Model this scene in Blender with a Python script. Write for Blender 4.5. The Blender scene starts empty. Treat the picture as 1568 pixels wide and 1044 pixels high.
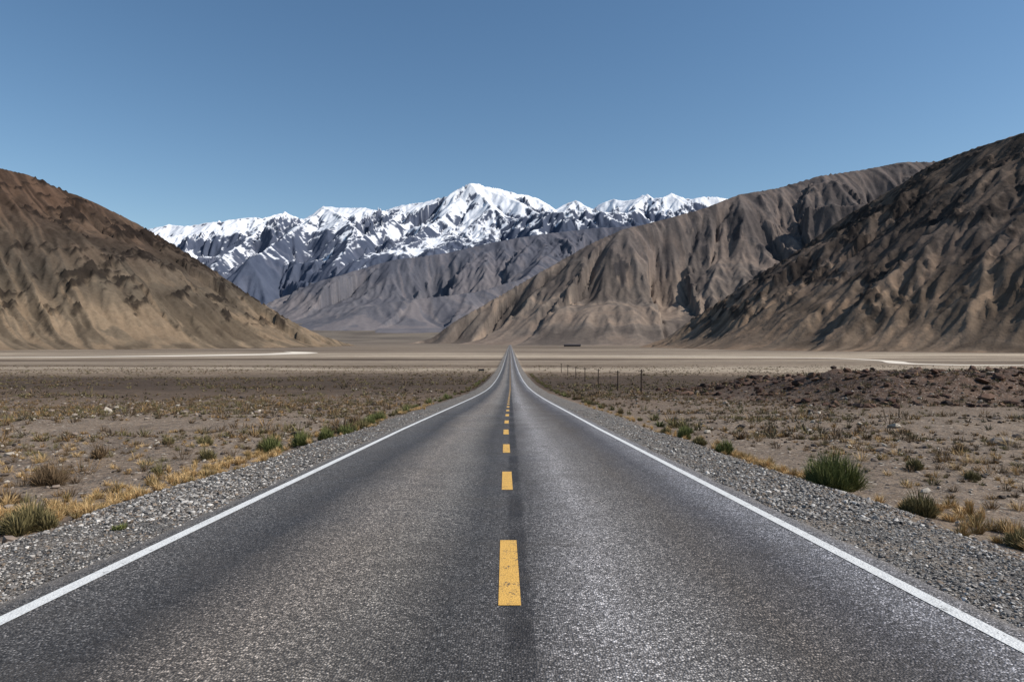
import bpy, math, numpy as np
from mathutils import Vector
rng = np.random.default_rng(7)
scene = bpy.context.scene
scene.view_settings.view_transform = 'Standard'
scene.view_settings.look = 'None'
scene.view_settings.exposure = 0
FL = 1045.0

# ------------------------------------------------------------------ helpers
def lin(r, g, b):
    f = lambda c: ((c/255+0.055)/1.055)**2.4 if c > 10 else c/255/12.92
    return np.array([f(r), f(g), f(b)])

def make_mesh(name, verts, faces, mat=None, smooth=False, attrs=None):
    verts = np.asarray(verts, dtype=np.float32)
    faces = np.asarray(faces, dtype=np.int32)
    me = bpy.data.meshes.new(name)
    n, k = faces.shape
    me.vertices.add(len(verts)); me.vertices.foreach_set('co', verts.ravel())
    me.loops.add(n*k); me.loops.foreach_set('vertex_index', faces.ravel())
    me.polygons.add(n)
    me.polygons.foreach_set('loop_start', np.arange(0, n*k, k, dtype=np.int32))
    me.polygons.foreach_set('use_smooth', np.full(n, smooth, dtype=bool))
    me.update(calc_edges=True)
    if attrs:
        for an, av in attrs.items():
            av = np.asarray(av, dtype=np.float32)
            if av.ndim == 1:
                a = me.attributes.new(an, 'FLOAT', 'POINT'); a.data.foreach_set('value', av)
            else:
                a = me.attributes.new(an, 'FLOAT_COLOR', 'POINT')
                c = np.ones((len(av), 4), dtype=np.float32); c[:, :3] = av
                a.data.foreach_set('color', c.ravel())
    if mat: me.materials.append(mat)
    ob = bpy.data.objects.new(name, me)
    scene.collection.objects.link(ob)
    return ob

def grid_mesh(name, X, Y, Z, mat, attrs=None):
    ny, nx = X.shape
    V = np.stack([X, Y, Z], -1).reshape(-1, 3)
    i = np.arange(ny*nx).reshape(ny, nx)
    F = np.stack([i[:-1, :-1], i[:-1, 1:], i[1:, 1:], i[1:, :-1]], -1).reshape(-1, 4)
    at = {k: v.reshape(-1) for k, v in attrs.items()} if attrs else None
    return make_mesh(name, V, F, mat, True, at)

def hsh(ix, iy, s=0):
    ix = ix.astype(np.int64) & 0xffffffff; iy = iy.astype(np.int64) & 0xffffffff
    h = (ix*374761393 + iy*668265263 + s*1442695041) & 0xffffffff
    h = ((h ^ (h >> 13))*1274126177) & 0xffffffff
    h = h ^ (h >> 16)
    return (h & 0xffffff)/float(0xffffff)

def vnoise(x, y, s=0):
    ix = np.floor(x); iy = np.floor(y); fx = x-ix; fy = y-iy
    fx = fx*fx*fx*(fx*(fx*6-15)+10); fy = fy*fy*fy*(fy*(fy*6-15)+10)
    a = hsh(ix, iy, s); b = hsh(ix+1, iy, s); c = hsh(ix, iy+1, s); d = hsh(ix+1, iy+1, s)
    return ((a*(1-fx)+b*fx)*(1-fy)+(c*(1-fx)+d*fx)*fy)*2-1

def fbm(x, y, o=4, s=0):
    t = 0; a = .5
    for k in range(o):
        t = t+a*vnoise(x, y, s+k*17); x = x*2.03+11.3; y = y*2.03+5.7; a *= .5
    return t

def gully(px, py, dx, dy, s):
    ix = np.floor(px); iy = np.floor(py); fx = px-ix; fy = py-iy
    va = np.zeros_like(px); wt = np.zeros_like(px)
    for i in range(-2, 2):
        for j in range(-2, 2):
            hx = hsh(ix-i, iy-j, s)*.6; hy = hsh(ix-i, iy-j, s+91)*.6
            qx = fx+i-hx; qy = fy+j-hy
            w = np.exp(-2*(qx*qx+qy*qy))
            va += np.cos((qx*dx+qy*dy)*2*np.pi)*w; wt += w
    return va/wt

def smoothstep(a, b, x):
    t = np.clip((x-a)/(b-a), 0, 1); return t*t*(3-2*t)

# ------------------------------------------------------------------ road profile / ground height
_py = np.array([-40,0,15,33,63,85,107,130,153,180,209,250,289,340,400,600,2500,3000,4000,5000,6000,7000,9000,20000,60000.])
_pz = np.array([.39,-1.81,-2.63,-3.62,-5.3,-6.45,-7.5,-8.45,-9.2,-9.95,-10.6,-11.3,-11.8,-12.15,-12.3,-12.3,-12,-9,8,55,140,225,300,420,420.])
_fy = np.arange(-40, 620, 1.0)
_fz = np.interp(_fy, _py, _pz)
_k = np.exp(-np.linspace(-2, 2, 31)**2); _k /= _k.sum()
_fs = np.convolve(np.pad(_fz, 15, mode='reflect', reflect_type='odd'), _k, mode='valid')
def R(y):
    y = np.asarray(y, float)
    return np.where(y < 600, np.interp(y, _fy, _fs), np.interp(y, _py, _pz))
def road_off(y):
    return np.interp(y, [0, 5, 25, 60, 110, 400], [0.03, 0, -.15, -.13, 0, 0])
EL, ER = -4.2, 3.85
def G(x, y):
    x = np.asarray(x, float); y = np.asarray(y, float)
    out = np.where(x < 0, -x-4.2, x-3.85)   # distance outside the asphalt
    wv = .35*vnoise(y*.22, x*0+3.1, 4)+.15*vnoise(y*.9, x*0+7, 5)
    d = -.02 - .06*np.clip(out, 0, 1.8) - .34*smoothstep(1.5+wv, 3.2+wv, out)
    side = smoothstep(2.0, 9, out)
    near = 1-smoothstep(200, 420, y)
    n = side*near*(.36*fbm(x*.11, y*.11, 3, 2)+.16*fbm(x*.9, y*.9, 3, 9)) + .03*near*smoothstep(.4,2,out)*fbm(x*2.3,y*2.3,2,6)
    big = smoothstep(14, 50, out)*near*1.1*fbm(x*.022, y*.022, 3, 31)
    bank = smoothstep(26, 38, x)*smoothstep(54, 66, y-0.08*x)*(1-smoothstep(95, 140, y))*(2.0+2.2*np.abs(fbm(x*.12, y*.12, 4, 44)))
    bank = np.where(x > 0, bank, 0)
    return R(y)+d+n+big+bank

# ------------------------------------------------------------------ node helper
class NT:
    def __init__(s, name):
        s.m = bpy.data.materials.new(name); s.m.use_nodes = True
        s.t = s.m.node_tree; s.t.nodes.clear()
        s.out = s.t.nodes.new('ShaderNodeOutputMaterial')
        s.b = s.t.nodes.new('ShaderNodeBsdfPrincipled')
        s.t.links.new(s.b.outputs[0], s.out.inputs[0])
        s.b.inputs['Specular IOR Level'].default_value = .2
        s.b.inputs['Roughness'].default_value = .9
        g = s.t.nodes.new('ShaderNodeNewGeometry'); s.P = g.outputs['Position']
        sp = s.t.nodes.new('ShaderNodeSeparateXYZ'); s.L(s.P, sp.inputs[0])
        s.x, s.y, s.z = sp.outputs
    def L(s, a, b): s.t.links.new(a, b)
    def put(s, sock, v):
        if isinstance(v, bpy.types.NodeSocket): s.L(v, sock)
        else:
            if hasattr(v, '__len__') and len(v) == 3 and sock.type == 'RGBA': v = (*v, 1)
            sock.default_value = v
    def math(s, op, a, b=0, c=None, clamp=False):
        n = s.t.nodes.new('ShaderNodeMath'); n.operation = op; n.use_clamp = clamp
        s.put(n.inputs[0], a); s.put(n.inputs[1], b)
        if c is not None: s.put(n.inputs[2], c)
        return n.outputs[0]
    def scale(s, v):
        n = s.t.nodes.new('ShaderNodeVectorMath'); n.operation = 'MULTIPLY'
        s.L(s.P, n.inputs[0]); n.inputs[1].default_value = v; return n.outputs[0]
    def noise(s, scale, detail=4, rough=.55, vec=None, dist=0):
        n = s.t.nodes.new('ShaderNodeTexNoise'); s.L(vec or s.P, n.inputs['Vector'])
        n.inputs['Scale'].default_value = scale; n.inputs['Detail'].default_value = detail
        n.inputs['Roughness'].default_value = rough; n.inputs['Distortion'].default_value = dist
        return n.outputs['Fac']
    def voro(s, scale, out='Distance', vec=None, feature='F1'):
        n = s.t.nodes.new('ShaderNodeTexVoronoi'); s.L(vec or s.P, n.inputs['Vector'])
        n.feature = feature
        n.inputs['Scale'].default_value = scale; return n.outputs[out]
    def ramp(s, fac, stops, interp='LINEAR'):
        n = s.t.nodes.new('ShaderNodeValToRGB'); s.put(n.inputs[0], fac)
        n.color_ramp.interpolation = interp
        e = n.color_ramp.elements
        while len(e) < len(stops): e.new(.5)
        for k, (p, c) in enumerate(stops):
            e[k].position = p
            if not hasattr(c, '__len__'): c = (c, c, c)
            e[k].color = (*[float(q) for q in c], 1)
        return n.outputs[0]
    def mix(s, f, a, b, mode='MIX'):
        n = s.t.nodes.new('ShaderNodeMix'); n.data_type = 'RGBA'; n.blend_type = mode
        s.put(n.inputs[0], f); s.put(n.inputs[6], a); s.put(n.inputs[7], b); return n.outputs[2]
    def mr(s, v, a, b, c=0., d=1.):
        n = s.t.nodes.new('ShaderNodeMapRange'); s.put(n.inputs[0], v)
        n.inputs[1].default_value = a; n.inputs[2].default_value = b
        n.inputs[3].default_value = c; n.inputs[4].default_value = d; return n.outputs[0]
    def attr(s, name):
        n = s.t.nodes.new('ShaderNodeAttribute'); n.attribute_name = name; return n
    def bump(s, h, strength, dist, prev=None):
        n = s.t.nodes.new('ShaderNodeBump'); s.put(n.inputs['Height'], h)
        n.inputs['Strength'].default_value = strength; n.inputs['Distance'].default_value = dist
        if prev: s.L(prev, n.inputs['Normal'])
        s.L(n.outputs[0], s.b.inputs['Normal']); return n.outputs[0]
    def color(s, c): s.put(s.b.inputs['Base Color'], c)

# ------------------------------------------------------------------ materials
def mat_attr(name, rough=.8):
    n = NT(name); a = n.attr('Col'); n.color(a.outputs['Color']); n.b.inputs['Roughness'].default_value = rough
    return n.m
M_leaf = mat_attr('foliage', .75)
M_stone = mat_attr('stone', .85)

def mat_ground():
    n = NT('desert_ground')
    wob = n.noise(.010, 3, .6, n.scale((.30, 1, 1)))
    ly = n.math('MULTIPLY', n.math('LOGARITHM', n.math('MAXIMUM', n.y, 5), 10), .25)
    f = n.math('MULTIPLY_ADD', n.math('SUBTRACT', wob, .5), .07, ly)
    near = lin(156, 140, 125); scrub = lin(134, 115, 97); dk = lin(94, 79, 66); pale = lin(222, 205, 181); tan = lin(150, 132, 112)
    base = n.ramp(f, [(0, near), (.40, lin(150,133,115)), (.47, scrub), (.54, dk), (.59, lin(100,84,70)), (.61, lin(160,141,120)), (.628, pale), (.645, lin(150,132,112)), (.665, lin(108,93,78)),
                      (.687, lin(150,132,112)), (.70, pale), (.722, pale), (.735, lin(130,114,98)), (.80, lin(118,104,90))])
    st = n.noise(.016, 5, .6, n.scale((.10, 1, 1)))
    base = n.mix(n.mr(n.y, 200, 500), base, n.mix(n.mr(st, .42, .58), n.mix(.50, base, dk), n.mix(.45, base, pale)))
    # far valley floor
    base = n.mix(n.mr(n.y, 2200, 4500), base, n.mix(n.mr(n.noise(.002, 5), .4, .6), lin(112, 103, 94), lin(142, 131, 117)))
    # right brown bank
    bk = n.math('MULTIPLY', n.mr(n.x, 24, 34), n.math('MULTIPLY', n.mr(n.y, 52, 64), n.mr(n.y, 150, 105)))
    base = n.mix(n.math('MULTIPLY', bk, .9), base, n.mix(n.mr(n.noise(.6, 5), .4, .6), lin(74, 55, 45), lin(112, 88, 72)))
    # patches
    p0 = n.noise(.05, 4, .6)
    base = n.mix(n.mr(p0, .35, .65, .0, .45), base, n.mix(1, base, (.62, .60, .58), 'MULTIPLY'))
    p1 = n.noise(.25, 5, .6)
    base = n.mix(n.mr(p1, .3, .7, .0, .65), base, n.mix(1, base, (.58, .55, .52), 'MULTIPLY'))
    p2 = n.noise(3.2, 5, .65)
    base = n.mix(n.mr(p2, .35, .65, 0, .65), base, n.mix(1, base, (.50, .48, .46), 'MULTIPLY'))
    # pebbles
    for sc, lo in ((16, .5), (5.5, .6)):
        v = n.voro(sc, 'Color'); vd = n.voro(sc)
        sel = n.t.nodes.new('ShaderNodeSeparateColor'); n.L(v, sel.inputs[0])
        peb = n.math('MULTIPLY', n.mr(sel.outputs[0], lo, lo+.05), n.mr(vd, .36, .26))
        peb = n.math('MULTIPLY', peb, n.mr(n.y, 120, 60))
        pc = n.ramp(sel.outputs[1], [(0, lin(66, 60, 56)), (.5, lin(118, 108, 100)), (1, lin(190, 180, 166))])
        base = n.mix(peb, base, pc)
    # far scrub dots (plants on the plain)
    v2 = n.voro(.55); s2 = n.noise(.06, 3)
    dots = n.math('MULTIPLY', n.mr(v2, .42, .25), n.math('MULTIPLY', n.mr(n.y, 70, 140), n.mr(n.y, 420, 260)))
    base = n.mix(n.math('MULTIPLY', dots, n.mr(s2, .35, .6, .3, .85)), base, lin(66, 58, 44))
    # gravel shoulder: grey crushed stone
    wv = n.math('MULTIPLY_ADD', n.noise(.6, 4), 1.4, -.7)
    dl = n.math('SUBTRACT', n.math('MULTIPLY', n.x, -1), 4.2); dr = n.math('SUBTRACT', n.x, 3.85)
    out = n.math('ADD', n.math('MAXIMUM', dl, dr), wv)
    sh = n.mr(out, 1.75, 2.2, 1, 0)
    gv = n.voro(38, 'Color'); gd = n.voro(38); gs = n.t.nodes.new('ShaderNodeSeparateColor'); n.L(gv, gs.inputs[0])
    gc = n.ramp(gs.outputs[0], [(0, lin(66, 64, 63)), (.35, lin(112, 109, 105)), (.7, lin(146, 141, 135)), (1, lin(200, 195, 188))])
    gc = n.mix(n.mr(gd, .3, .6, 0, .6), gc, lin(60, 56, 52))
    gc = n.mix(n.mr(n.noise(1.4, 4), .42, .68, 0, .55), gc, lin(142, 128, 112))
    base = n.mix(sh, base, gc)
    n.color(base)
    h = n.math('ADD', n.math('MULTIPLY', n.noise(14, 5, .65), .6), n.math('MULTIPLY', gd, n.math('MULTIPLY', sh, -.5)))
    b0 = n.bump(n.noise(1.1, 6, .65), .8, .5)
    n.bump(h, .9, .05, b0)
    return n.m

def mat_road():
    n = NT('asphalt')
    wx = n.math('MULTIPLY_ADD', n.math('SUBTRACT', n.noise(.3, 3, .5, n.scale((1, .35, 1))), .5), .8, n.x)
    f = n.mr(wx, -4.3, 4.3)
    P = lambda x: (x+4.3)/8.6
    a = n.ramp(f, [(0, lin(130,125,120)), (P(-3.3), lin(108,106,104)), (P(-2.7), lin(86, 85, 85)), (P(-1.8), lin(158, 149, 139)), (P(-1.1), lin(148,142,134)), (P(-.5), lin(92,90,88)),
                   (P(.15), lin(108,105,103)), (P(.8), lin(180, 176, 174)), (P(1.3), lin(150,145,140)), (P(1.95), lin(118,111,104)), (P(2.6), lin(110, 108, 110)), (P(3.1), lin(156,155,158)), (1, lin(132,127,121))])
    br = n.noise(.16, 4, .6, n.scale((3.0, .5, 1)))
    a = n.mix(n.mr(br, .35, .65, 0, .6), a, n.mix(1, a, (.70, .65, .60), 'MULTIPLY'))
    # centre tar seam
    sw = n.math('MULTIPLY_ADD', n.math('SUBTRACT', n.noise(1.2, 3), .5), .10, n.math('SUBTRACT', n.x, .07))
    seam = n.math('MULTIPLY', n.mr(n.math('ABSOLUTE', sw), .14, .07), n.mr(n.noise(.5, 2, .5, n.scale((0, 1, 0))), .40, .52, .45, .85))
    a = n.mix(seam, a, lin(52, 50, 50))
    # aggregate
    v = n.voro(62, 'Color'); vd = n.voro(62); s = n.t.nodes.new('ShaderNodeSeparateColor'); n.L(v, s.inputs[0])
    agg = n.ramp(s.outputs[0], [(0, .26), (.35, .60), (.7, 1.15), (.9, 1.8), (1, 3.2)])
    a = n.mix(1, a, agg, 'MULTIPLY')
    a = n.mix(n.mr(vd, .35, .65, 0, .65), a, lin(44, 41, 40))
    a = n.mix(n.mr(n.noise(22, 5, .75), .52, .72, 0, .45), a, lin(58, 55, 52))
    a = n.mix(n.mr(n.noise(1.7, 6, .7), .48, .72, 0, .5), a, lin(80, 75, 70))
    # dusty edge
    ed = n.math('MAXIMUM', n.mr(n.math('ADD', n.x, n.math('MULTIPLY', n.noise(2.5, 4), .5)), -3.70, -3.95), n.mr(n.math('SUBTRACT', n.x, n.math('MULTIPLY', n.noise(2.5, 4), .5)), 3.35, 3.65))
    a = n.mix(n.math('MULTIPLY', ed, .6), a, lin(140, 131, 120))
    n.color(a)
    n.b.inputs['Specular IOR Level'].default_value = .3
    n.L(n.mr(n.noise(.5, 4), .3, .7, .55, .75), n.b.inputs['Roughness'])
    b0 = n.bump(n.noise(4, 4), .25, .02)
    n.bump(n.math('MULTIPLY', vd, -1), .9, .012, b0)
    return n.m

def mat_paint(name, col, wear):
    n = NT(name)
    w = n.math('ADD', n.math('MULTIPLY', n.noise(38, 4, .75), .6), n.math('MULTIPLY', n.noise(5, 4, .6), .4))
    c = n.mix(n.mr(n.noise(7, 5, .6), .35, .75, 0, .4), col, np.array(col)*.70)
    v = n.voro(62)
    c = n.mix(n.mr(v, .4, .7, 0, .35), c, np.array(col)*.4)
    c = n.mix(n.mr(w, wear, wear+.03, 0, .9), c, lin(84, 80, 77))
    n.color(c); n.bump(n.math('MULTIPLY', v, -1), .5, .008)
    n.b.inputs['Roughness'].default_value = .6
    return n.m

def mat_hill(name, c_lo, c_mid, c_hi, c_dark, feat, bumpd, haze_tint=None, k=1.0):
    """feat = feature size in metres"""
    n = NT(name)
    h = n.attr('hgt').outputs['Fac']; gl = n.attr('gul').outputs['Fac']; rk = n.attr('rock').outputs['Fac']; st = n.attr('streak').outputs['Fac']
    hn = n.math('ADD', h, n.math('MULTIPLY_ADD', n.noise(1/feat/4, 5, .6), .5, -.25))
    c = n.ramp(hn, [(0, c_lo*k), (.15, c_lo*k), (.38, c_mid*k), (.85, c_hi*k)])
    c = n.mix(n.mr(n.noise(1/feat/1.5, 6, .65), .35, .68, 0, .5), c, n.mix(1, c, (.60, .58, .58), 'MULTIPLY'))
    c = n.mix(n.mr(st, .52, .72, 0, .75), c, n.mix(1, c, (1.6, 1.5, 1.4), 'MULTIPLY'))
    c = n.mix(n.mr(st, .46, .28, 0, .6), c, n.mix(1, c, (.55, .54, .54), 'MULTIPLY'))
    c = n.mix(n.mr(gl, .5, .15, 0, .5), c, n.mix(1, c, (.62, .6, .6), 'MULTIPLY'))
    c = n.mix(n.math('MULTIPLY', rk, .8), c, c_dark*k)
    fn = n.noise(7/feat, 5, .7)
    c = n.mix(n.mr(fn, .4, .65, 0, .45), c, n.mix(1, c, (.55, .54, .54), 'MULTIPLY'))
    if haze_tint is not None: c = n.mix(haze_tint[0], c, haze_tint[1])  # bluish distance haze painted into the rock colour
    n.color(c)
    b0 = n.bump(n.noise(1/feat*1.5, 8, .65), .6, bumpd)
    n.bump(n.noise(9/feat, 5, .7), .5, bumpd*.25, b0)
    n.b.inputs['Specular IOR Level'].default_value = .05
    n.b.inputs['Roughness'].default_value = 1
    return n

# ------------------------------------------------------------------ ground sheet
ys = [-16.0]
while ys[-1] < 60000:
    y = ys[-1]; ys.append(y + max(.28, .016*max(y, 0)))
ys = np.array(ys)
xs = [0.0]
while xs[-1] < 60000:
    x = xs[-1]; xs.append(x + (.3 if x < 10 else max(.3, .022*x)))
xs = np.array(xs); xs = np.concatenate([-xs[:0:-1], xs])
X, Y = np.meshgrid(xs, ys)
grid_mesh('desert_ground', X, Y, G(X, Y), mat_ground())

# ------------------------------------------------------------------ road + markings
ry = ys[ys < 3300]
def strip(x0, x1, dz, yv, nx=2, off=True):
    xx = np.linspace(x0, x1, nx)
    XX, YY = np.meshgrid(xx, yv)
    ZZ = R(YY)+dz
    XX = XX+(road_off(YY) if off else 0)
    return XX, YY, ZZ
XX, YY, ZZ = strip(EL, ER, .0, ry, 30)
j = .05*fbm(YY*1.3, XX*0, 4, 3)
XX[:, 0] += j[:, 0]*2; XX[:, -1] += j[:, -1]*2
ZZ[:, 0] -= .06; ZZ[:, -1] -= .06
ZZ = ZZ + .03
grid_mesh('road', XX, YY, ZZ, mat_road())
M_white = mat_paint('white_road_paint', (.82, .82, .79), .575)
M_yel = mat_paint('yellow_road_paint', (.80, .47, .12), .555)
XX, YY, ZZ = strip(-3.84, -3.70, .035, ry, 2); grid_mesh('edge_line', XX, YY, ZZ, M_white)
XX, YY, ZZ = strip(3.34, 3.48, .035, ry, 2); grid_mesh('edge_line', XX, YY, ZZ, M_white)
V = []; F = []
y0 = 5.4-5.7*3
while y0 < 900:
    yy = np.unique(np.concatenate([[y0, y0+2.2], ry[(ry > y0) & (ry < y0+2.2)]]))
    XX, YY, ZZ = strip(-.09, .09, .035, yy, 2)
    b = len(V)
    ZZ = np.interp(YY, ry, R(ry))+.035
    for k in range(len(yy)):
        for q in range(2): V.append((XX[k, q], YY[k, q], ZZ[k, q]))
    for k in range(len(yy)-1): F.append((b+2*k, b+2*k+1, b+2*k+3, b+2*k+2))
    y0 += 5.7
make_mesh('centre_line', V, F, M_yel)

# ------------------------------------------------------------------ mountains
def pt(side, up, dist): return (side/FL*dist, dist, up/FL*dist)
def massif(name, bounds, step, ridges, slope, L0, spur, amps, skyline, foot_k, mat, floor_off=6, seed=1, rock=None, snow=None, warp=.2, kdir=1.3, crestn=.02, stretch=4.0, sk=12.):
    x0, x1, y0, y1 = bounds
    xs = np.arange(x0, x1, step); yv = np.arange(y0, y1, step)
    X, Y = np.meshgrid(xs, yv)
    wx = X+L0*warp*fbm(X/L0/1.3, Y/L0/1.3, 4, seed+3); wy = Y+L0*warp*fbm(X/L0/1.3+9, Y/L0/1.3+4, 4, seed+5)
    z = np.full(X.shape, -1e9)
    hmax = max(p[2] for r in ridges for p in r)
    dcr = np.zeros(X.shape); scr = np.zeros(X.shape)
    for ri, rd in enumerate(ridges):
        s0 = ri*37.3*L0
        zr = np.full(X.shape, -1e9); sr = np.zeros(X.shape); dr = np.zeros(X.shape)
        for a, b in zip(rd[:-1], rd[1:]):
            dx, dy = b[0]-a[0], b[1]-a[1]; L2 = dx*dx+dy*dy; Ln = math.sqrt(L2)
            t = np.clip(((wx-a[0])*dx+(wy-a[1])*dy)/L2, 0, 1)
            d = np.hypot(wx-a[0]-t*dx, wy-a[1]-t*dy)
            zz = a[2]+t*(b[2]-a[2]) - slope*d
            m = zz > zr
            zr = np.where(m, zz, zr); sr = np.where(m, s0+t*Ln, sr); dr = np.where(m, d, dr)
            s0 += Ln
        # spurs and ravines running down the fall line from the crest
        u = sr/L0; q = dr/(L0*stretch)
        n1 = vnoise(u+.25*vnoise(u*.7, dr/L0*.8, seed+60), q, seed+61); n2 = vnoise(u*2.1+5, q*1.6, seed+62); n3 = vnoise(u*4.3+9, q*2.4, seed+63)
        rr = (1-2.2*np.abs(n1))+.45*(1-2.2*np.abs(n2))+.22*(1-2.2*np.abs(n3))
        grow = smoothstep(0, L0*1.3, dr)
        zz = zr+spur*(rr-.6)*grow
        m = zz > z
        dcr = np.where(m, dr, dcr); scr = np.where(m, sr, scr); z = np.maximum(z, zz)
    floor = R(Y)
    rel = z-floor
    fade = smoothstep(-.05*hmax, .16*hmax, rel)*(.38+.62*smoothstep(0, L0*.8, dcr))
    z = floor+rel
    gul = 0; tot = 0
    L = L0*.6; zc = z.copy()
    for o, A in enumerate(amps):
        gy, gx = np.gradient(zc, step)
        for _ in range(3):
            gx = (gx+np.roll(gx, 1, 0)+np.roll(gx, -1, 0)+np.roll(gx, 1, 1)+np.roll(gx, -1, 1))/5
            gy = (gy+np.roll(gy, 1, 0)+np.roll(gy, -1, 0)+np.roll(gy, 1, 1)+np.roll(gy, -1, 1))/5
        m = np.hypot(gx, gy)+.04
        v = gully(X/L, Y/L, -gy/m*kdir, gx/m*kdir, seed+o*13)
        r = 1-np.sqrt(np.clip((1-v)/2, 0, 1)+.004)
        zc = zc + fade*A*(r-.45)*np.clip(m/slope, .15, 1.2)
        w = A/(1+o*.3); gul = gul+w*r; tot += w
        L *= .5
    # scree runs: thin light / dark stripes following the fall line
    wob = fbm(X/L0*1.5, Y/L0*1.5, 4, seed+90)*sk*2.2
    streak = .5+.9*fbm((scr+wob)/sk, dcr/(sk*11), 4, seed+95)
    # small rills along the scree runs
    zc = zc+fade*sk*.22*np.clip(fbm((scr+wob)/(sk*1.6), dcr/(sk*18), 3, seed+97), -.5, .5)
    n1 = fbm(X/L0*3, Y/L0*3, 6, seed+50)
    zc = zc+fade*L0*crestn*n1
    gul = gul/tot
    rk = np.zeros_like(zc)
    if rock:
        sx, sy, thr, amt, lo = rock
        rn = fbm(X/sx+3, Y/sy+1, 6, seed+70)*.7+.5*fbm(X/sx*4, Y/sy*4, 4, seed+71)+.25*fbm(zc/(sx*.28), scr/(sy*2), 3, seed+72)
        near_crest = .20*np.exp(-((dcr-L0*.7)/(L0*.5))**2)
        rk = smoothstep(thr, thr+.10, rn+near_crest+.30*(gul-.45))*smoothstep(lo, lo+.15, rel/hmax)
        zc = zc+rk*amt*(.2+np.abs(fbm(X/step/5, Y/step/5, 3, seed+80))*1.8)
    rel = zc-floor
    rel = foot_k*np.logaddexp(0, rel/foot_k)-floor_off
    if skyline:
        s = np.array(skyline, float); a = X/Y*FL; e = (floor+rel)/Y*FL
        bins = np.arange(s[0, 0], s[-1, 0]+.1, 4.0)
        idx = np.clip(((a-bins[0])/4).round().astype(int), -1, len(bins))
        ok = (idx >= 0) & (idx < len(bins))
        mx = np.full(len(bins), -1e3); np.maximum.at(mx, idx[ok], e[ok])
        tg = np.interp(bins, s[:, 0], s[:, 1]); ratio = np.clip((tg+6)/(np.maximum(mx, 3)+6), .6, 1.6)
        kk = np.exp(-np.linspace(-1.6, 1.6, 7)**2); kk /= kk.sum()
        ratio = np.convolve(np.pad(ratio, 3, mode='edge'), kk, mode='valid')
        kf = np.interp(a, bins, ratio)
        rel = (rel+floor_off)*kf-floor_off
    zf = floor+rel
    at = {'hgt': np.clip(rel/hmax, 0, 1), 'gul': gul, 'rock': rk, 'streak': streak}
    if snow:
        gy, gx = np.gradient(zf, step); at['snow'] = snow(X, Y, zf, gx, gy, gul, streak)
    return grid_mesh(name, X, Y, zf, mat, at)

# left hill
sky1 = [(-781,267),(-730,255),(-681,233),(-631,213),(-581,188),(-541,167),(-500,142),(-451,110),(-410,82),(-381,63),(-331,32),(-290,12),(-250,0)]
dist1 = lambda s: np.interp(s, [-1300,-781,-541,-381,-250], [1300,1750,2100,2400,2650])
r1 = [pt(-1500, 380, 1150), pt(-1100, 330, 1450)]+[pt(s, u, dist1(s)) for s, u in sky1]
M1 = mat_hill('brown_hillside', lin(152,136,116), lin(112,103,92), lin(104,86,74), lin(44,39,37), 60, 7, None, .60).m
massif('brown_hill', (-2300, -380, 700, 2900), 4.0, [r1], .66, 150, 22, [16, 10, 7, 4], sky1, 16, M1, seed=3, rock=(45, 120, .17, 8, .06), sk=9, warp=.12, kdir=1.5, stretch=5)
# right near hill
sky2 = [(219,-6),(279,38),(330,70),(369,98),(419,128),(449,148),(519,198),(599,243),(625,262),(649,276),(719,301),(787,322)]
dist2 = lambda s: np.interp(s, [219,279,369,519,649,787], [2500,2350,2200,1950,1700,1450])
r2 = [pt(s, u, dist2(s)) for s, u in sky2]+[pt(1000, 370, 1250), pt(1500, 430, 1000), pt(2600, 500, 650)]
M2 = mat_hill('dark_hillside', lin(146,128,110), lin(112,101,93), lin(108,96,86), lin(52,47,45), 60, 7, None, .78).m
massif('dark_hill', (330, 2100, 380, 2800), 4.0, [r2], .66, 190, 26, [16, 11, 7, 4], sky2, 14, M2, seed=11, rock=(60, 110, .18, 7, .08), sk=10, warp=.12, kdir=1.5, stretch=5)
# spurred hill behind on right
sky3 = [(-136,2),(-81,35),(-21,70),(49,110),(119,150),(169,173),(239,190),(299,207),(349,227),(409,237),(479,257),(539,265),(599,277),(649,278),(720,290)]
dist3 = lambda s: np.interp(s, [-136,119,409,720], [3350,3850,4300,4600])
r3 = [pt(s, u, dist3(s)) for s, u in sky3]+[pt(900, 300, 4700), pt(1500, 320, 4700)]
M3 = mat_hill('spur_hillside', lin(136,123,110), lin(118,108,101), lin(104,96,92), lin(62,58,57), 130, 9, (.14, lin(92,96,108)*.8), .92).m  # slight blue haze mixed into the surface colour
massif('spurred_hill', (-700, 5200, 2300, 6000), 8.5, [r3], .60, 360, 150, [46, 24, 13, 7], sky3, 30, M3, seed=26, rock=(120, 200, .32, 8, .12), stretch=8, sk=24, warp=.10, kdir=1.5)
# mid ridge
sky4 = [(-401,42),(-371,60),(-311,85),(-241,110),(-181,127),(-101,137),(-21,155),(49,167),(119,175)]
dist4 = lambda s: np.interp(s, [-401,119], [7500,8900])
r4 = [pt(-520, 20, 7200)]+[pt(s, u, dist4(s)) for s, u in sky4]+[pt(300, 185, 9100), pt(700, 190, 9300)]
r4b = [pt(-301,32,6100), pt(-221,55,6200), pt(-141,68,6400), pt(-61,78,6600), pt(19,100,6900), pt(80,160,8500)]
M4 = mat_hill('grey_hillside', lin(122,114,108), lin(102,97,96), lin(94,91,95), lin(70,68,71), 260, 14, (.35, lin(98,108,128)*.9), .95).m  # stronger blue haze painted over the rock tones
massif('grey_ridge', (-4200, 5200, 5200, 10800), 16, [r4, r4b], .50, 560, 200, [80, 42, 22, 12], sky4, 60, M4, floor_off=10, seed=35, sk=45, stretch=6, kdir=1.5, warp=.14)
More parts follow.
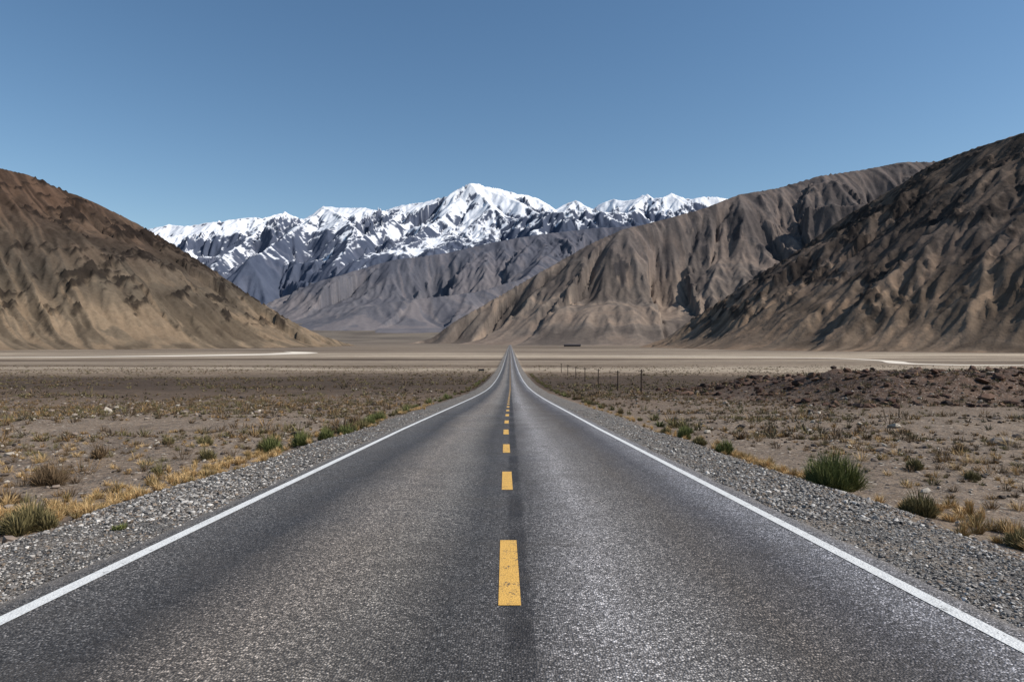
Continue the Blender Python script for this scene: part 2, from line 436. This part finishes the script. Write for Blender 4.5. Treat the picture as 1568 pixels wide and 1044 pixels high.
# snow range
sky5 = [(-600,165),(-546,176),(-520,181),(-491,179),(-462,184),(-441,187),(-415,190),(-391,193),(-381,190),(-360,197),(-346,201),(-330,196),(-318,186),(-300,199),(-286,210),(-260,207),(-221,207),(-195,203),(-161,212),(-130,216),(-111,221),(-90,229),(-75,238),(-59,246),(-46,243),(-36,240),(-15,236),(10,229),(30,226),(49,219),(62,210),(71,205),(85,213),(99,219),(112,214),(124,204),(140,214),(159,221),(175,217),(189,220),(200,225),(209,229),(220,222),(235,224),(249,230),(262,224),(279,220),(300,225),(319,223),(380,215),(450,205)]
dist5 = lambda s: 15500+700*np.sin(s/60.)
r5 = [pt(s, u-2.0*(k % 2), float(dist5(s))) for k, (s, u) in enumerate(sky5)]
sp = [[pt(-59,244,15300), pt(-100,196,13600), pt(-150,165,12300), pt(-230,125,11000)],
      [pt(-59,244,15300), pt(-30,208,13800), pt(0,172,12500), pt(40,140,11300)],
      [pt(-46,243,15200), pt(20,212,14200), pt(60,185,13200)],
      [pt(99,219,13600), pt(60,184,12000), pt(10,148,10900)],
      [pt(99,219,13600), pt(140,185,12300), pt(170,150,11200)], [pt(99,219,13600), pt(130,206,15300)],
      [pt(-286,209,15000), pt(-330,170,13200), pt(-390,130,11600)], [pt(-286,209,15000), pt(-240,176,13200), pt(-260,130,11500)],
      [pt(-346,201,15500), pt(-400,160,13500), pt(-450,125,12000)],
      [pt(-441,187,15500), pt(-490,150,13500), pt(-520,120,12000)],
      [pt(209,228,15300), pt(180,190,13500), pt(200,160,12200)], [pt(209,228,15300), pt(260,190,13500)],
      [pt(-150,214,15300), pt(-190,184,13600), pt(-250,150,12200)]]
def snowf(X, Y, z, gx, gy, gul, streak):
    line = 1640+np.interp(X/Y*FL, [-550,-350,-100,0,120,300], [-330,-200,20,40,120,200])
    n = fbm(X/900, Y/900, 5, 5)*700
    sl = np.hypot(gx, gy)
    v = (z-line+n)/620 + (.40-gul)*1.6 + (.70-sl)*2.3 + fbm(X/130, Y/130, 3, 8)*.8 + (streak-.5)*2.4
    top = smoothstep(2500, 3500, z)*.9
    return smoothstep(.25, .55, v+top)
n5 = mat_hill('snowy_rock', lin(96,98,106), lin(86,88,97), lin(76,78,88), lin(62,64,74), 500, 30, (.45, lin(88,102,128)*.85))  # blue-grey rock colours and tint stand in for distance haze
sn = n5.attr('snow').outputs['Fac']
cur = n5.b.inputs['Base Color'].links[0].from_socket
n5.color(n5.mix(sn, cur, (.76, .78, .82)))
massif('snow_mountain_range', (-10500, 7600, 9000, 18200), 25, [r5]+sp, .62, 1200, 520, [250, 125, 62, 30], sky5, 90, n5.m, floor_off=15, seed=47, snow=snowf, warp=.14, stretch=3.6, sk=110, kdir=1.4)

# ------------------------------------------------------------------ vegetation
def blades(cx, cy, cz, r, h, n, col_a, col_b, width=.012, vol=.0, lean=70, rg=rng):
    """arrays per plant -> vertices, faces, colours ; n blades per plant (int)"""
    cx = np.repeat(cx, n); cy = np.repeat(cy, n); cz = np.repeat(cz, n); r = np.repeat(r, n); h = np.repeat(h, n)
    ca = np.repeat(col_a, n, 0); cb = np.repeat(col_b, n, 0); N = len(cx)
    width = np.repeat(width, n) if hasattr(width, '__len__') else width
    az = rg.uniform(0, 2*np.pi, N); th = np.radians(lean)*np.sqrt(rg.uniform(0, 1, N))
    L = rg.uniform(.55, 1.08, N)
    tx = np.sin(th)*np.cos(az)*r*L; ty = np.sin(th)*np.sin(az)*r*L; tz = np.cos(th)*h*L+.03*h
    k = vol*rg.uniform(0, .95, N)
    rr = .18*r*rg.uniform(0, 1, N)
    bx = tx*k+np.cos(az)*rr; by = ty*k+np.sin(az)*rr; bz = tz*k
    jx = rg.normal(0, .10, N)*r; jy = rg.normal(0, .10, N)*r
    mx = bx+(tx-bx)*.45+jx*.3; my = by+(ty-by)*.45+jy*.3; mz = bz+(tz-bz)*.62
    tx = tx+jx; ty = ty+jy
    pa = rg.uniform(0, 2*np.pi, N); wx = np.cos(pa)*width*.5; wy = np.sin(pa)*width*.5
    V = np.empty((N, 5, 3))
    V[:, 0] = np.stack([bx-wx, by-wy, bz-.02], -1); V[:, 1] = np.stack([bx+wx, by+wy, bz-.02], -1)
    V[:, 2] = np.stack([mx-wx*.8, my-wy*.8, mz], -1); V[:, 3] = np.stack([mx+wx*.8, my+wy*.8, mz], -1)
    V[:, 4] = np.stack([tx, ty, tz], -1)
    V += np.stack([cx, cy, cz], -1)[:, None, :]
    b = np.arange(N)[:, None]*5
    F = np.concatenate([b+[0, 1, 3], b+[0, 3, 2], b+[2, 3, 4]], 0)
    m = rg.uniform(0, 1, N)[:, None]; br = rg.uniform(.65, 1.3, N)[:, None]
    c = (ca*(1-m)+cb*m)*br
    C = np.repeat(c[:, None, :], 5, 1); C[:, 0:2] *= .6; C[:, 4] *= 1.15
    return V.reshape(-1, 3), F, C.reshape(-1, 3)

def join(parts):
    Vs, Fs, Cs = [], [], []; o = 0
    for v, f, c in parts:
        Vs.append(v); Fs.append(f+o); Cs.append(c); o += len(v)
    return np.concatenate(Vs), np.concatenate(Fs), np.concatenate(Cs)

GREEN = (lin(78, 86, 48), lin(126, 128, 78)); OLIVE = (lin(92, 86, 56), lin(138, 126, 88)); BROWN = (lin(90, 74, 56), lin(130, 108, 82)); GOLD = (lin(178, 142, 92), lin(212, 184, 136))
def plant(name, x, y, w, h, pal, n, width=.012, vol=.5):
    z = float(G(x, y)); P = []
    one = lambda v: np.array([v])
    k = 7
    for q in range(k):
        a = q/k*6.28+rng.uniform(0, 1); rr = w*rng.uniform(.14, .26)*(q > 0)
        px, py = x+math.cos(a)*rr, y+math.sin(a)*rr
        s = rng.uniform(.6, 1.05) if q else 1.1
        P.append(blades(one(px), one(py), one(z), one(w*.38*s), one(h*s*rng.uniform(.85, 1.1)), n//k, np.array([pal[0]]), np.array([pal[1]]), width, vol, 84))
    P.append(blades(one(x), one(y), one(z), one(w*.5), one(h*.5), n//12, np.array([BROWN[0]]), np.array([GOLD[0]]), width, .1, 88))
    v, f, c = join(P)
    ob = make_mesh(name, v-np.array([x, y, z]), f, M_leaf, False, {'Col': c}); ob.location = (x, y, z)
for x, y, w, h, pal, n in [(6.45,13.6,1.35,.82,GREEN,6500),(6.9,11.5,.78,.44,OLIVE,2600),(6.3,20.1,.75,.45,GREEN,1500),(6.0,21.6,.6,.35,OLIVE,900),(6.2,24.3,.6,.55,GREEN,900),
      (10.1,17,.55,.35,OLIVE,900),(10.6,15.6,.45,.28,OLIVE,700),(14.8,22.4,.8,.45,BROWN,800),(7.0,9.3,.6,.32,OLIVE,1500),
      (-7.2,10.3,.95,.5,OLIVE,3000),(-10,14.8,1.05,.5,BROWN,2400),(-7.4,21.4,1.0,.6,GREEN,1800),(-7.0,23.0,.95,.6,GREEN,1600),(-6.8,25.5,.95,.6,GREEN,1400),(-6.7,28,.9,.5,GREEN,1200),
      (-7.9,22.2,.9,.5,OLIVE,1200),(-7.3,24.4,.9,.5,OLIVE,1200),(-7.0,30,.9,.5,GREEN,1000),(-7.0,34,1.0,.55,GREEN,1000),(-9.2,12.6,.5,.28,BROWN,900),(-8.5,16.4,.5,.3,OLIVE,700),
      (-6.9,32,.95,.55,OLIVE,1000),(-6.9,36,1.1,.6,GREEN,1000),(-10.3,23.1,.75,.45,OLIVE,900),(-11.8,23.6,.6,.4,OLIVE,700),(-11.8,19.6,.6,.4,BROWN,700),(-8.6,19.5,.7,.4,OLIVE,700),
      (6.6,29,.7,.4,OLIVE,700),(-4.9,8.6,.22,.08,GREEN,260),(-4.75,6.2,.26,.09,OLIVE,260)]:
    plant('desert_shrub', x, y, w, h, pal, n, .012 if y < 16 else .018)

def scatter(name, x, y, r, h, n, pal, width, vol=.4, lean=80):
    ca = np.array([pal[k][0] for k in range(len(pal))]); cb = np.array([pal[k][1] for k in range(len(pal))])
    i = rng.integers(0, len(pal), len(x))
    v, f, c = blades(x, y, G(x, y), r, h, n, ca[i], cb[i], width, vol, lean)
    return v, f, c
parts = []
def verge(side, ya, yb, x0, sd, N, s=1.):
    y = rng.uniform(ya, yb, N); x = side*(x0+rng.normal(0, sd, N))
    r = rng.uniform(.12, .3, N)*s; h = rng.uniform(.12, .32, N)*s
    return scatter('', x, y, r, h, 110, [GOLD, GOLD, GOLD, (GOLD[0], OLIVE[1])], .009, .2, 70)
parts.append(verge(-1, 10.8, 21, 7.35, .42, 120)); parts.append(verge(-1, 9, 13, 8.2, .7, 45)); parts.append(verge(1, 14.5, 22, 6.55, .25, 55))
parts.append(verge(1, 8, 12.5, 7.4, .45, 65)); parts.append(verge(-1, 21, 60, 7.2, .6, 80, 1.1)); parts.append(verge(1, 22, 60, 6.6, .5, 50, 1.))
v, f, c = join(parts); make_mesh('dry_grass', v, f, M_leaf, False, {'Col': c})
def region(N, ya, yb, pw, xin, spread=.85):
    u = rng.uniform(0, 1, N); y = ya*(yb/ya)**(u**pw)
    x = rng.uniform(-1, 1, N)*(y*spread+6)
    k = (np.abs(x) > xin+rng.uniform(0, 1.5, N))
    x, y = x[k], y[k]
    d = fbm(x*.06, y*.06, 3, 77); k = d+rng.uniform(-.35, .45, len(x)) > 0
    return x[k], y[k]
parts = []
x, y = region(6500, 9, 34, .8, 7.3); s = rng.lognormal(0, .5, len(x))
parts.append(scatter('', x, y, .17*s, .14*s, 60, [BROWN, BROWN, OLIVE, GOLD, (BROWN[0], GOLD[0])], .010))
x, y = region(17000, 26, 110, .75, 7.5); s = rng.lognormal(0, .5, len(x))
parts.append(scatter('', x, y, .27*s, .22*s, 26, [BROWN, BROWN, OLIVE, (BROWN[0], GOLD[0]), (lin(80,74,56), lin(112,102,80))], .032))
x, y = region(22000, 90, 380, .8, 8.5); s = rng.lognormal(0, .5, len(x))
parts.append(scatter('', x, y, .5*s, .36*s, 10, [BROWN, OLIVE, (lin(74,64,50), lin(98,86,68))], .14))
yv = rng.uniform(26, 260, 320); xv = rng.choice([-1, 1], 320)*(7.2+np.abs(rng.normal(0, .8, 320))); s = rng.lognormal(0, .35, 320)
parts.append(scatter('', xv, yv, .42*s, .42*s, 90, [GREEN, OLIVE, OLIVE, BROWN], .035))
v, f, c = join(parts); make_mesh('desert_scrub', v, f, M_leaf, False, {'Col': c})

# ------------------------------------------------------------------ stones
t = (1+5**.5)/2
ICO = np.array([(-1,t,0),(1,t,0),(-1,-t,0),(1,-t,0),(0,-1,t),(0,1,t),(0,-1,-t),(0,1,-t),(t,0,-1),(t,0,1),(-t,0,-1),(-t,0,1)])/math.hypot(1, t)
IF = np.array([(0,11,5),(0,5,1),(0,1,7),(0,7,10),(0,10,11),(1,5,9),(5,11,4),(11,10,2),(10,7,6),(7,1,8),(3,9,4),(3,4,2),(3,2,6),(3,6,8),(3,8,9),(4,9,5),(2,4,11),(6,2,10),(8,6,7),(9,8,1)])
def stones(x, y, r, cols, sink=.35, flat=.65):
    N = len(x); P = ICO[None]*rng.uniform(.7, 1.25, (N, 12, 1))
    sc = np.stack([rng.uniform(.7, 1.3, N), rng.uniform(.7, 1.3, N), rng.uniform(.6, 1.1, N)*flat], -1)
    P = P*sc[:, None, :]
    a = rng.uniform(0, 6.28, N); ca, sa = np.cos(a)[:, None], np.sin(a)[:, None]
    tl = rng.normal(0, .35, N); ct, s_t = np.cos(tl)[:, None], np.sin(tl)[:, None]
    px, pz = P[..., 0]*ct-P[..., 2]*s_t, P[..., 0]*s_t+P[..., 2]*ct
    qx = px*ca-P[..., 1]*sa; qy = px*sa+P[..., 1]*ca
    V = np.stack([qx, qy, pz], -1)*r[:, None, None]
    V += np.stack([x, y, G(x, y)+r*flat*(1-sink)*.7], -1)[:, None, :]
    F = (IF[None]+np.arange(N)[:, None, None]*12).reshape(-1, 3)
    i = rng.integers(0, len(cols), N); c = np.array(cols)[i]*rng.uniform(.75, 1.25, (N, 1))
    return V.reshape(-1, 3), F, np.repeat(c, 12, 0)
GR = [lin(70,68,67), lin(100,97,94), lin(118,114,110), lin(138,133,127), lin(158,153,146), lin(190,185,178), lin(130,116,102)]
parts = []
def shoulder(N, ya, yb, ra, rb):
    u = rng.uniform(0, 1, N); y = 1/(1/ya+(1/yb-1/ya)*u)
    sd = rng.choice([-1, 1], N); o = rng.beta(1.25, 1.5, N)*3.0-.12
    x = np.where(sd < 0, -4.2-o, 3.85+o)
    return stones(x, y, rng.uniform(ra, rb, N)*rng.choice([.7, 1, 1.5], N, p=[.5, .4, .1]), GR, .2)
parts.append(shoulder(42000, 2.6, 14, .009, .019))
parts.append(shoulder(16000, 9, 45, .014, .030))
v, f, c = join(parts); make_mesh('gravel', v, f, M_stone, False, {'Col': c})
DR = [lin(120,107,96), lin(92,82,74), lin(142,130,118), lin(70,62,57), lin(172,162,148)]
x, y = region(20000, 7, 45, .8, 6.0); a = stones(x, y, rng.lognormal(-3.5, .6, len(x)), DR)
x, y = region(7000, 30, 130, .8, 8.0); b = stones(x, y, rng.lognormal(-2.4, .5, len(x)), DR)
v, f, c = join([a, b]); make_mesh('desert_stones', v, f, M_stone, False, {'Col': c})
N = 4200; y = rng.uniform(54, 125, N); x = rng.uniform(26, 120, N)
BR = [lin(70,50,41), lin(92,69,56), lin(52,41,37), lin(108,84,69)]
v, f, c = stones(x, y, rng.lognormal(-1.45, .5, N), BR, .4, .6); make_mesh('rocky_outcrop', v, f, M_stone, False, {'Col': c})

# ------------------------------------------------------------------ utility poles with wires
def mat_plain(name, col, rough=.8, sc=6):
    n = NT(name); n.color(n.mix(n.mr(n.noise(sc, 4), .3, .7, 0, .6), col, np.array(col)*.6)); n.b.inputs['Roughness'].default_value = rough; return n.m
M_wood = mat_plain('weathered_wood', lin(66, 55, 48)); M_wire = mat_plain('wire', lin(50, 50, 52))
def cyl(p0, p1, r0, r1, n=8):
    p0, p1 = Vector(p0), Vector(p1); q = (p1-p0).to_track_quat('Z', 'Y'); V = []
    for p, r in ((p0, r0), (p1, r1)):
        for k in range(n): V.append(p+q@Vector((math.cos(k/n*6.2832)*r, math.sin(k/n*6.2832)*r, 0)))
    F = [[k, (k+1) % n, n+(k+1) % n, n+k] for k in range(n)]
    c = len(V); V += [p0, p1]
    T = [[f[0], f[1], f[2]] for f in F]+[[f[0], f[2], f[3]] for f in F]
    T += [[(k+1) % n, k, c] for k in range(n)]+[[n+k, n+(k+1) % n, c+1] for k in range(n)]
    return np.array([tuple(v) for v in V]), np.array(T)
def joinp(ps):
    V, F, o = [], [], 0
    for v, f in ps: V.append(v); F.append(f+o); o += len(v)
    return np.concatenate(V), np.concatenate(F)
poles = [(20, 104), (20.2, 128), (20.3, 157), (20.4, 186), (20.6, 214), (20.8, 246), (21, 280)]
tops = []
for px, py in poles:
    z = float(G(px, py)); h = 3.8
    v, f = joinp([cyl((0, 0, -.4), (0, 0, h), .13, .10), cyl((-.45, 0, h-.3), (.45, 0, h-.3), .05, .05, 6),
                  cyl((-.4, 0, h-.26), (-.4, 0, h-.1), .03, .02, 6), cyl((.4, 0, h-.26), (.4, 0, h-.1), .03, .02, 6), cyl((.0, 0, h-.75), (.3, 0, h-.32), .02, .02, 5)])
    ob = make_mesh('utility_pole', v, f, M_wood); ob.location = (px, py, z); tops.append((px, py, z+h-.1))
ps = []
for sx in (-.4, .4):
    for a, b in zip(tops[:-1], tops[1:]):
        pr = None
        for k in range(9):
            t_ = k/8; p = (a[0]+(b[0]-a[0])*t_+sx, a[1]+(b[1]-a[1])*t_, a[2]+(b[2]-a[2])*t_-.5*4*t_*(1-t_))
            if pr: ps.append(cyl(pr, p, .012, .012, 4))
            pr = p
v, f = joinp(ps); make_mesh('overhead_wire', v, f, M_wire)

# distant low building on the valley floor
def box(x0, x1, y0, y1, z0, z1):
    V = np.array([(x, y, z) for z in (z0, z1) for y in (y0, y1) for x in (x0, x1)], float)
    F = np.array([(0,2,3,1),(4,5,7,6),(0,1,5,4),(2,6,7,3),(0,4,6,2),(1,3,7,5)]); return V, F
par = bpy.data.objects.new('farm_building', None); scene.collection.objects.link(par)
bx, by = 212., 2320.; bz = float(G(bx, by)); par.location = (bx, by, bz)
v, f = box(-28, 28, 0, 14, -1, 5); o = make_mesh('walls', v, f, mat_plain('dark_wall', lin(84, 76, 72))); o.parent = par
v = np.array([(-29,-1,5.02),(29,-1,5.02),(29,15,5.02),(-29,15,5.02),(-29,7,8.5),(29,7,8.5)], float)
o = make_mesh('roof', v, np.array([(0,1,5),(0,5,4),(2,3,4),(2,4,5),(0,4,3),(1,2,5)]), mat_plain('roof_sheet', lin(70, 66, 68))); o.parent = par
ps = [box(-24+8*k, -21+8*k, -.05, .4, 1.2, 3.2) for k in range(6)]+[box(22, 25.5, -.05, .4, -.5, 3.6)]
v, f = joinp(ps); o = make_mesh('windows_and_door', v, f, mat_plain('dark_glass', (.02, .02, .025), .3)); o.parent = par

# small board on two posts beside the road far down the slope
sg = bpy.data.objects.new('roadside_sign', None); scene.collection.objects.link(sg); sz = float(G(-11.6, 275)); sg.location = (-11.6, 275, sz)
v, f = joinp([box(-1.2, 1.2, -.03, .03, .7, 1.5)]); o = make_mesh('board', v, f, mat_plain('sign_board', lin(62, 60, 58))); o.parent = sg
v, f = joinp([cyl((-.8, .08, -.3), (-.8, .08, 1.55), .05, .05), cyl((.8, .08, -.3), (.8, .08, 1.55), .05, .05)]); o = make_mesh('posts', v, f, M_wood); o.parent = sg

# dirt tracks on the plain
def track(name, pts, w, mat):
    p = np.array(pts, float); t = np.linspace(0, len(p)-1, 80)
    x = np.interp(t, range(len(p)), p[:, 0]); y = np.interp(t, range(len(p)), p[:, 1])
    k = np.ones(9)/9; x = np.convolve(np.pad(x, 4, mode='edge'), k, mode='valid'); y = np.convolve(np.pad(y, 4, mode='edge'), k, mode='valid')
    dx, dy = np.gradient(x), np.gradient(y); m = np.hypot(dx, dy)+1e-6; nx, ny = -dy/m, dx/m
    w = w*(.15+.85*np.minimum(1, 4*np.minimum(t/t[-1], 1-t/t[-1])))*(1+.35*vnoise(t*1.7, t*0, 3))
    A = np.stack([x-nx*w/2, x+nx*w/2], 1); B = np.stack([y-ny*w/2, y+ny*w/2], 1)
    grid_mesh(name, A, B, G(A, B)+.12, mat)
M_tr = mat_plain('pale_dust', lin(238, 226, 208), .95, .02)
track('dirt_track', [(-470, 600), (-380, 620), (-300, 690), (-260, 790), (-270, 900), (-330, 1000)], 48, M_tr)
track('dirt_track', [(340, 420), (300, 388), (262, 385), (238, 415), (268, 480), (272, 560), (190, 640), (60, 690)], 13, M_tr)

# ------------------------------------------------------------------ sun, sky, camera
az, el = math.radians(100), math.radians(42)
s = Vector((math.cos(el)*math.sin(az), math.cos(el)*math.cos(az), math.sin(el)))
sd = bpy.data.lights.new('sun', 'SUN'); sd.energy = 4.9; sd.angle = math.radians(.53); sd.color = (1, .94, .86)
so = bpy.data.objects.new('sun', sd); so.rotation_euler = s.to_track_quat('Z', 'Y').to_euler(); scene.collection.objects.link(so)
w = bpy.data.worlds.new('World'); scene.world = w; w.use_nodes = True
nt = w.node_tree; bg = nt.nodes['Background']
sk = nt.nodes.new('ShaderNodeTexSky'); sk.sky_type = 'NISHITA'; sk.sun_disc = False
sk.sun_elevation = el; sk.sun_rotation = az; sk.altitude = 900; sk.air_density = 1.1; sk.dust_density = .5; sk.ozone_density = 1.0
hs = nt.nodes.new('ShaderNodeHueSaturation'); hs.inputs['Saturation'].default_value = 1.16; hs.inputs['Hue'].default_value = .497
nt.links.new(sk.outputs[0], hs.inputs['Color']); nt.links.new(hs.outputs[0], bg.inputs[0]); bg.inputs[1].default_value = .11

cd = bpy.data.cameras.new('camera'); cd.sensor_width = 36; cd.lens = 24; cd.clip_start = .05; cd.clip_end = 200000
co = bpy.data.objects.new('camera', cd); scene.collection.objects.link(co)
co.location = (0, 0, 0); co.rotation_euler = (math.radians(90.16), 0, math.radians(-.16))
scene.camera = co
